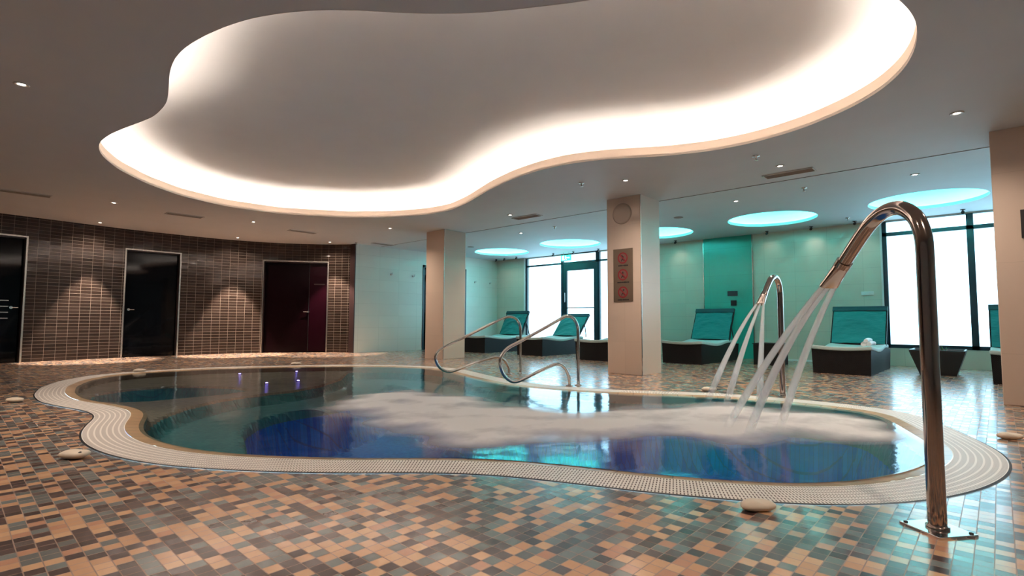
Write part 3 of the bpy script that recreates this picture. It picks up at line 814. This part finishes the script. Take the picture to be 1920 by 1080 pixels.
# ------------------------------------------------------------------ shower spouts
def shower(base, aim, label, rad=.031, dark=True):
    dv = Vector((aim[0] - base[0], aim[1] - base[1], 0)).normalized(); sv = Vector((-dv.y, dv.x, 0))
    root = tag(empty('pool_shower', (*base, 0)), label, 'pool shower', 'curved steel water spouts')
    prof = [(0, .0), (0, .4), (0, .8), (0, 1.0), (.0, 1.08), (.006, 1.155), (.038, 1.232), (.105, 1.284), (.185, 1.290), (.26, 1.262), (.325, 1.215), (.398, 1.148), (.462, 1.088)]
    pts = catmull([dv * a + Vector((0, 0, b)) for a, b in prof], 6)
    mt = M['darksteel']
    MB().tube(pts, rad, 28).build('pipe', mt, root)
    a0 = dv * .452 + Vector((0, 0, 1.097)); t0 = (dv * .108 + Vector((0, 0, -.102))).normalized()
    MB().tube([a0, a0 + t0 * .03], rad + .006, 28).build('collar', mt, root)
    # flared nozzle, widening sideways and flattening
    np_ = [a0 + t0 * q for q in (.02, .07, .12, .165)]
    nz = MB(); k_ = 24; vs = []
    for i, p in enumerate(np_):
        w = [.034, .037, .042, .047][i]; hgt = [.034, .029, .022, .016][i]; up = t0.cross(sv).normalized()
        for a in range(k_):
            ang = 2 * PI * a / k_; ca, sa = math.cos(ang), math.sin(ang); e = .6 + .1 * (3 - i)
            x = math.copysign(abs(ca) ** e, ca) * w; y = math.copysign(abs(sa) ** e, sa) * hgt
            vs.append(p + sv * x + up * y)
    nz.add(vs, [(i * k_ + a, i * k_ + (a + 1) % k_, (i + 1) * k_ + (a + 1) % k_, (i + 1) * k_ + a) for i in range(3) for a in range(k_)], True)
    nz.add(vs[-k_:], [tuple(range(k_))])
    nz.build('nozzle', mt, root)
    pa = math.atan2(-1, 1) + .12
    ax = Vector((math.cos(pa), math.sin(pa), 0)); ay = Vector((-ax.y, ax.x, 0))
    fl_ = MB().obox((0, 0, .004), ax, ay, (0, 0, 1), .085, .085, .004).build('base_plate', M['plate'], root, bevel=.002)
    for sx, sy in ((1, 1), (1, -1), (-1, 1), (-1, -1)):
        MB().lathe(ax * sx * .07 + ay * sy * .07, [(.008, .008), (.007, .012), (.001, .013)], 10).build('bolt', M['black'], root)
    MB().lathe((0, 0, 0), [(rad + .008, .008), (rad + .008, .016), (rad, .02)], 28).build('weld_collar', mt, root)
    return Vector((*base, 0)) + np_[-1], dv, sv
P1, d1, s1 = shower((-.207, 2.66), (-1.5, 3.85), 'large curved steel water spout in the right foreground')
P2, d2, s2 = shower((-1.77, 6.29), (-1.85, 4.95), 'smaller-looking curved steel water spout behind the pool')
def jet(p0, p1, t0, r0, r1, label):
    p0 = Vector(p0); p1 = Vector(p1); hv = Vector((p1.x - p0.x, p1.y - p0.y, 0)); L = hv.length
    ctrl = p0 + hv * .46 + Vector((0, 0, -.46 * L * t0))
    pts = bez(p0, ctrl, p1, 26); rr = [r0 + (r1 - r0) * (i / 25) for i in range(26)]
    o = empty('water_jet', p0)
    mb = MB().tube([p - p0 for p in pts], rr, 14, caps=False)
    den = []
    for i in range(26): den += [(1.75 - .75 * (i / 25)) * min(1, (25 - i) / 9)] * 14
    bpy.data.objects.remove(o)
    ob = mb.build('water_jet', M['jet'], loc=p0, attr=('froth_amount', den))
    tag(ob, label, 'water jet', 'streams of water falling from the spouts'); return ob
J1 = [((-1.53, 4.02), .030, 'leftmost water stream from the large front spout'), ((-1.30, 3.77), 0, 'middle water stream from the large front spout'), ((-1.20, 4.14), -.030, 'rightmost water stream from the large front spout')]
# order across the nozzle from camera left to right
for (q, off, lab) in J1: jet(P1 + s1 * off, (*q, -.0), .60, .013, .030, lab)
J2 = [((-2.10, 5.02), -.035, 'leftmost water stream from the rear spout'), ((-1.86, 4.86), 0, 'middle water stream from the rear spout'), ((-1.60, 4.98), .035, 'rightmost water stream from the rear spout')]
for (q, off, lab) in J2: jet(P2 + s2 * off, (*q, -.0), .9, .012, .034, lab)

# ------------------------------------------------------------------ loungers
LW, LL = .80, 1.92
def prof_z(y): return .365 + .022 * math.cos(y * 4.6 + .4) - .03 * math.exp(-((y - .95) / .35) ** 2)
def grid(fn, nu, nv, thick_dir=None):
    pass
def make_lounger(hy=1.36, dy=.33, zt=1.08):
    root = empty('lounger')
    nu, nv = 8, 28
    def slab(x0, x1, y0, y1, ztop, zbot, taper=0):
        mb = MB(); vs = []
        for lay in (0, 1):
            for j in range(nv + 1):
                y = y0 + (y1 - y0) * j / nv
                for i in range(nu + 1):
                    x = x0 + (x1 - x0) * i / nu
                    if lay == 0: vs.append((x * (1 - taper), y0 + (y - y0) * (1 - taper * .5) + taper * .3, zbot(x, y)))
                    else: vs.append((x, y, ztop(x, y)))
        n_ = (nu + 1) * (nv + 1); fs = []
        for j in range(nv):
            for i in range(nu):
                a = j * (nu + 1) + i
                fs.append((a, a + nu + 1, a + nu + 2, a + 1)); fs.append((n_ + a, n_ + a + 1, n_ + a + nu + 2, n_ + a + nu + 1))
        for i in range(nu):
            fs.append((i, i + 1, n_ + i + 1, n_ + i)); a = nv * (nu + 1) + i; fs.append((a + 1, a, n_ + a, n_ + a + 1))
        for j in range(nv):
            a = j * (nu + 1); fs.append((a + nu + 1, a, n_ + a, n_ + a + nu + 1)); a += nu; fs.append((a, a + nu + 1, n_ + a + nu + 1, n_ + a))
        return mb.add(vs, fs)
    dish = lambda x: -.022 * (1 - (2 * x / LW) ** 2)
    slab(-LW / 2, LW / 2, 0, LL, lambda x, y: prof_z(y) + dish(x), lambda x, y: .0, .03).build('wicker_base', M['wicker'], root)
    cu = slab(-LW / 2 - .012, LW / 2 + .012, -.025, LL - .3, lambda x, y: prof_z(y) + dish(x) + .058, lambda x, y: prof_z(y) + dish(x) + .001)
    cu.sm = [True] * len(cu.f)
    cu.build('seat_pad', M['pad'], root, bevel=.012)
    hz = .42; up = Vector((0, dy, zt - hz)).normalized(); nn = Vector((0, -up.z, up.y)); Ln = math.hypot(dy, zt - hz)
    c = Vector((0, hy, hz)) + up * Ln / 2
    MB().obox(c - nn * .012, (1, 0, 0), up, nn, LW / 2 + .015, Ln / 2, .018).build('back_frame', M['wicker'], root)
    # cloth with sagging folds over the back
    vs = []; nu2, nv2 = 24, 20
    for j in range(nv2 + 1):
        t = j / nv2
        for i in range(nu2 + 1):
            s = i / nu2 * 2 - 1
            x = s * (LW / 2 - .005)
            sag = .012 * math.sin(9 * (t + .35 * s * s) + 1) * (1 - t * .6) + .006 * math.sin(21 * (t + .45 * s * s))
            p = Vector((0, hy, hz)) + up * (Ln * (.02 + .86 * t)) + nn * (.016 + max(sag, -.008)); p.x = x; vs.append(p)
    MB().add(vs, [(j * (nu2 + 1) + i, j * (nu2 + 1) + i + 1, (j + 1) * (nu2 + 1) + i + 1, (j + 1) * (nu2 + 1) + i) for j in range(nv2) for i in range(nu2)], True).build('back_cloth', M['tealcloth'], root)
    MB().obox(Vector((0, hy, hz)) + up * (Ln * .94) + nn * .012, (1, 0, 0), up, nn, LW / 2 + .018, Ln * .06, .02).build('head_band', M['darkteal'], root, bevel=.006)
    MB().tube([Vector((LW / 2 - .05, hy + dy * .7, hz + .7 * (zt - hz))), Vector((LW / 2 - .05, hy + .42, .40))], .012, 8).build('prop', M['black'], root)
    return root
LG = [(-9.92, 9.30, 1.0, 'black wicker lounger with teal back, farthest left beside the bare column'),
      (-8.15, 9.42, .0, 'black wicker lounger with low reclined teal back before the glazed door'),
      (-6.22, 9.14, 1.0, 'black wicker lounger mostly hidden by the left side of the sign column'),
      (-4.52, 9.70, 1.0, 'black wicker lounger with teal back in front of the teal wall panel'),
      (-1.83, 9.50, 1.0, 'black wicker lounger with teal back and white towel beside the right window'),
      (.30, 9.48, 1.0, 'black wicker lounger half hidden behind the right-hand column')]
proto = make_lounger(); low = make_lounger(1.40, .50, .985)
used = False
for x, y, kd, lab in LG:
    if kd < .5: o = low
    elif not used: o = proto; used = True
    else: o = copy_tree(proto)
    o.location = (x, y, 0); tag(o, lab, 'lounger', 'wicker loungers along the far wall')

# towel on the corner of the right lounger
tw = MB()
def roll(p0, p1, r): tw.tube(catmull([p0, (Vector(p0) + Vector(p1)) / 2 + Vector((0, 0, .012)), p1], 5), r, 14)
roll((-1.53, 9.54, .472), (-1.53, 9.96, .474), .036); roll((-1.46, 9.54, .476), (-1.46, 9.96, .478), .032); roll((-1.50, 9.55, .525), (-1.50, 9.95, .527), .028)
tag(tw.build('towel', M['towel']), 'rolled white towel on the corner of the lounger by the right window', 'towel')

# side table between the two right loungers
root = tag(empty('side_table', (-3.22, 10.75, 0)), 'low dark wicker side table between the teal-panel lounger and right lounger', 'side table')
MB().box(-.24, .24, -.24, .24, 0, .39).build('wicker_body', M['wicker'], root, bevel=.01)
MB().box(-.25, .25, -.25, .25, .39, .405).build('top', M['wicker'], root)

# planter
root = tag(empty('planter', (-.72, 10.62, 0)), 'dark tapered planter below the right window', 'planter')
pv = []
for h_, z_ in ((.22, 0), (.335, .36), (.335, .385), (.315, .385), (.30, .33)):
    for sx, sy in ((-1, -1), (1, -1), (1, 1), (-1, 1)): pv.append((sx * h_, sy * h_, z_))
ff = [(3, 2, 1, 0)]
for k in range(4):
    for a in range(4): ff.append((k * 4 + a, k * 4 + (a + 1) % 4, (k + 1) * 4 + (a + 1) % 4, (k + 1) * 4 + a))
MB().add(pv, ff).build('pot', M['potdark'], root)
MB().box(-.305, .305, -.305, .305, .30, .335).build('soil', M['soil'], root)
lf = MB()
for k in range(7):
    a = k * 2 * PI / 7; b0 = Vector((.06 + .02 * math.cos(a), .02 * math.sin(a), .335)); tip = b0 + Vector((.055 * math.cos(a), .055 * math.sin(a), .09 + .015 * (k % 3)))
    m_ = (b0 + tip) / 2; sd = Vector((-math.sin(a), math.cos(a), 0)) * .012
    lf.add([b0, m_ + sd, tip, m_ - sd, m_ + Vector((0, 0, .004))], [(0, 1, 4), (1, 2, 4), (2, 3, 4), (3, 0, 4)])
lf.build('leaves', M['leaf'], root)

# ------------------------------------------------------------------ pale stones round the pool
def stone(x, y, rz, s, lab, hollow=False):
    nu, nv = 20, 12; vs = []
    rnd = random.Random(lab)
    ph = rnd.random() * 6
    for j in range(nv + 1):
        th = PI * j / nv
        for i in range(nu):
            a = 2 * PI * i / nu
            r = 1 + .06 * math.sin(3 * a + ph) + .04 * math.sin(2 * th + a)
            px = math.copysign(abs(math.cos(a)) ** .8, math.cos(a)) * math.sin(th) * .078 * r
            py = math.copysign(abs(math.sin(a)) ** .8, math.sin(a)) * math.sin(th) * .045 * r
            pz = math.cos(th) * .026
            pz -= .012 * math.exp(-((px - .02) ** 2 / .0005 + (py + .01) ** 2 / .0009)) * (1 if pz > 0 else 0)
            vs.append((px * s, py * s, (pz + .024) * s))
    fs = [(j * nu + i, (j + 1) * nu + i, (j + 1) * nu + (i + 1) % nu, j * nu + (i + 1) % nu) for j in range(nv) for i in range(nu)]
    root = MB().add(vs, fs, True).build('pale_stone', M['stone'], loc=(x, y, 0)); root.rotation_euler.z = rz
    if hollow: MB().lathe((.045 * s, -.022 * s, .032 * s), [(.001, .012), (.010, .008), (.012, -.004)], 12).build('dark_hollow', M['signblack'], root)
    tag(root, lab, 'stone', 'pale rounded stones on the deck beside the pool')
for a in [(-3.95, .56, .75, 1.05, 'pale stone with a dark hollow by the left near curve', True), (-7.02, .52, .7, 1.0, 'pale stone at the left edge beside the pool tip', False), (-9.72, 2.1, 1.2, 1.1, 'pale stone on the far left pool edge before the glass door', False),
          (-.79, 2.40, .80, .95, 'pale stone nearest the camera against the grating', False), (.02, 5.06, .5, .95, 'pale stone on the right deck behind the large spout', False), (-2.5, 6.06, .8, 1.1, 'pale stone on the far edge seen through the rear jets', False), (-9.3, 4.35, .9, 1.1, 'pale stone on the far edge above the purple lights', False)]: stone(*a)

# ------------------------------------------------------------------ wall and column fittings
def disc(mb, cx, cz, y, r, n_=32, r0=0):
    vs = [(cx + r * math.cos(2 * PI * k / n_), y, cz + r * math.sin(2 * PI * k / n_)) for k in range(n_)]
    if r0:
        vs += [(cx + r0 * math.cos(2 * PI * k / n_), y, cz + r0 * math.sin(2 * PI * k / n_)) for k in range(n_)]
        mb.add(vs, [(k, (k + 1) % n_, n_ + (k + 1) % n_, n_ + k) for k in range(n_)])
    else: mb.add(vs, [tuple(range(n_))])
root = tag(empty('wall_speaker', (-4.25, 7.12, 2.48)), 'round grey speaker near the top of the sign column', 'speaker')
prf = [(.165, 0), (.165, .012), (.15, .016), (.001, .018)]
sp_ = MB().lathe((0, 0, 0), [(.165, 0), (.165, .012), (.15, .016)], 40); sp_.v = [(x, -z_, y) for x, y, z_ in sp_.v]; sp_.build('rim', M['grey'], root)
sp_ = MB().lathe((0, 0, 0), [(.15, .013), (.001, .013)], 40); sp_.v = [(x, -z_, y) for x, y, z_ in sp_.v]; sp_.build('grille', M['grey'], root)

root = tag(empty('warning_sign', (-4.24, 7.12, 1.52)), 'tall bronze sign with three red prohibition circles on the column', 'sign')
MB().box(-.17, .17, -.012, 0, -.41, .41).build('plate', M['signplate'], root, bevel=.003)
for k, zc in enumerate((.265, .005, -.265)):
    sym = MB(); disc(sym, 0, zc, -.0145, .072); disc_o = sym.build('symbol_disc', M['signpink'], root)
    rg = MB(); disc(rg, 0, zc, -.0155, .088, 40, .068); rg.obox((0, -.0155, zc), (1, 0, -1), (0, 1, 0), (1, 0, 1), .072, .0006, .009)
    rg.build('red_ring', M['signred'], disc_o)
    fg = MB(); disc(fg, -.012 + .012 * k, zc + .034, -.0150, .013, 14)
    fg.obox((0, -.015, zc - .002), (.25 - .3 * k, 0, 1), (0, 1, 0), (1, 0, -.2), .030, .0005, .012)
    fg.obox((.018, -.015, zc - .034), (.5, 0, -1), (0, 1, 0), (1, 0, .5), .02, .0005, .007)
    fg.obox((-.016, -.015, zc - .034), (-.4, 0, -1), (0, 1, 0), (1, 0, -.4), .02, .0005, .007)
    fg.build('figure', M['signblack'], disc_o)
    cap_ = MB(); rn = random.Random(k); x_ = -.098 if k else -.082
    while x_ < (.098 if k else .088):
        w_ = rn.choice((.010, .013, .015)); 
        hh_ = rn.choice((.006, .009, .011)); cap_.box(x_, x_ + w_ + .0002, -.0135, -.0122, zc - .118 - hh_, zc - .118 + hh_)
        x_ += w_
    cap_.build('caption', M['signblack'], root)
root = tag(empty('wall_sign', (.36, 7.12, 1.77)), 'small dark sign cut off by the right edge, on the right column', 'sign')
MB().box(-.165, .165, -.012, 0, -.14, .14).build('plate', M['signblack'], root, bevel=.003)

# fittings on the teal panel and cream wall
tag(MB().box(-4.49, -4.27, YW - .05, YW - .03, 1.39, 1.50).build('wall_panel', M['frame'], bevel=.003), 'dark rectangular control plate high on the teal wall panel', 'control panel')
tag(MB().box(-4.42, -4.30, YW - .055, YW - .03, 1.17, 1.29).build('wall_socket', M['black'], bevel=.003), 'small black square socket under the plate on the teal panel', 'socket')
tag(MB().box(-1.94, -1.74, YW - .018, YW, 1.33, 1.40).build('light_switch', M['white'], bevel=.003), 'white switch plate on the cream wall above the right lounger', 'switch')
hk = None
for i, (y, z_, lab) in enumerate([(8.05, 2.03, 'chrome robe hook farthest left on the white wall'), (8.78, 2.03, 'chrome robe hook beside the dark doorway, left of the column'), (11.1, 2.0, 'chrome robe hook right of the bare column'), (11.75, 2.0, 'chrome robe hook nearest the far corner')]):
    if hk is None:
        hk = empty('robe_hook'); o = hk
        h_ = MB().lathe((0, 0, 0), [(.03, 0), (.03, .006), (.01, .010)], 16, cap1=True); h_.v = [(z2, x2, y2) for x2, y2, z2 in h_.v]; h_.build('rosette', M['mirror'], hk)
        MB().tube(catmull([(.008, 0, 0), (.04, 0, -.01), (.06, 0, .015), (.055, 0, .05)], 5), .008, 10).build('hook', M['mirror'], hk)
    else: o = copy_tree(hk)
    o.location = (XL, y, z_); tag(o, lab, 'hook', 'chrome robe hooks on the white wall')

# exit sign
root = tag(empty('exit_sign', (-8.86, 11.82, H)), 'green illuminated exit sign with running figure above the glazed door', 'exit sign')
MB().box(-.17, .17, -.02, .02, -.235, -.075).build('panel', M['exitgreen'], root, bevel=.004)
MB().box(-.10, -.09, -.005, .005, -.075, 0).box(.09, .10, -.005, .005, -.075, 0).build('hanger', M['trimmetal'], root)
g = MB(); yb = -.0225
g.box(-.13, -.055, yb, yb + .001, -.215, -.095)
g.obox((.075, yb, -.155), (1, 0, 0), (0, 1, 0), (0, 0, 1), .035, .0008, .012).add([(.105, yb, -.185), (.14, yb, -.155), (.105, yb, -.125)], [(0, 1, 2)])
disc(g, .0, -.108, yb, .014, 14)
g.obox((-.005, yb, -.148), (-.3, 0, 1), (0, 1, 0), (1, 0, .3), .026, .0008, .011).obox((.015, yb, -.188), (.6, 0, -1), (0, 1, 0), (1, 0, .6), .026, .0008, .007).obox((-.022, yb, -.190), (-.9, 0, -1), (0, 1, 0), (1, 0, -.9), .024, .0008, .007).obox((.018, yb, -.142), (1, 0, -.4), (0, 1, 0), (.4, 0, 1), .02, .0008, .005)
g.build('pictogram', M['exitwhite'], root)

# ------------------------------------------------------------------ daylight
w = bpy.data.worlds.new('daylight'); S.world = w; w.use_nodes = True
bg = w.node_tree.nodes['Background']; bg.inputs[0].default_value = (.50, .82, 1.0, 1); bg.inputs[1].default_value = 2.6
def portal(x0, x1, z0, z1):
    l = bpy.data.lights.new('window_portal', 'AREA'); l.shape = 'RECTANGLE'; l.size = x1 - x0; l.size_y = z1 - z0; l.cycles.is_portal = True
    o = bpy.data.objects.new('window_portal', l); COL.objects.link(o); o.location = ((x0 + x1) / 2, YW + .15, (z0 + z1) / 2); o.rotation_euler = (-PI / 2, 0, 0)
portal(OPEN_L[0], OPEN_L[1], .1, H); portal(OPEN_R[0], OPEN_R[1], SILL, H)

# ------------------------------------------------------------------ camera
cam = bpy.data.cameras.new('camera'); co = bpy.data.objects.new('camera', cam); COL.objects.link(co)
cam.sensor_width = 36; cam.lens = 36 * 986.07 / 1920; cam.clip_start = .05; cam.clip_end = 200
yaw, pit, rol = math.radians(42.76), math.radians(3.625), math.radians(.226)
f0 = Vector((-math.sin(yaw), math.cos(yaw), 0)); ri = Vector((math.cos(yaw), math.sin(yaw), 0)); u0 = Vector((0, 0, 1))
fw_ = f0 * math.cos(pit) + u0 * math.sin(pit); up_ = -f0 * math.sin(pit) + u0 * math.cos(pit)
R_ = ri * math.cos(rol) + up_ * math.sin(rol); U_ = -ri * math.sin(rol) + up_ * math.cos(rol)
co.matrix_world = Matrix(((R_.x, U_.x, -fw_.x, 0), (R_.y, U_.y, -fw_.y, 0), (R_.z, U_.z, -fw_.z, EYE), (0, 0, 0, 1)))
S.camera = co
S.view_settings.view_transform = 'Standard'; S.view_settings.look = 'None'; S.view_settings.gamma = 1; S.view_settings.exposure = 1.15
S.cycles.use_denoising = True
S.cycles.max_bounces = 8; S.cycles.diffuse_bounces = 4; S.cycles.glossy_bounces = 4; S.cycles.transparent_max_bounces = 16
S.cycles.sample_clamp_indirect = 6; S.cycles.caustics_reflective = False; S.cycles.caustics_refractive = False
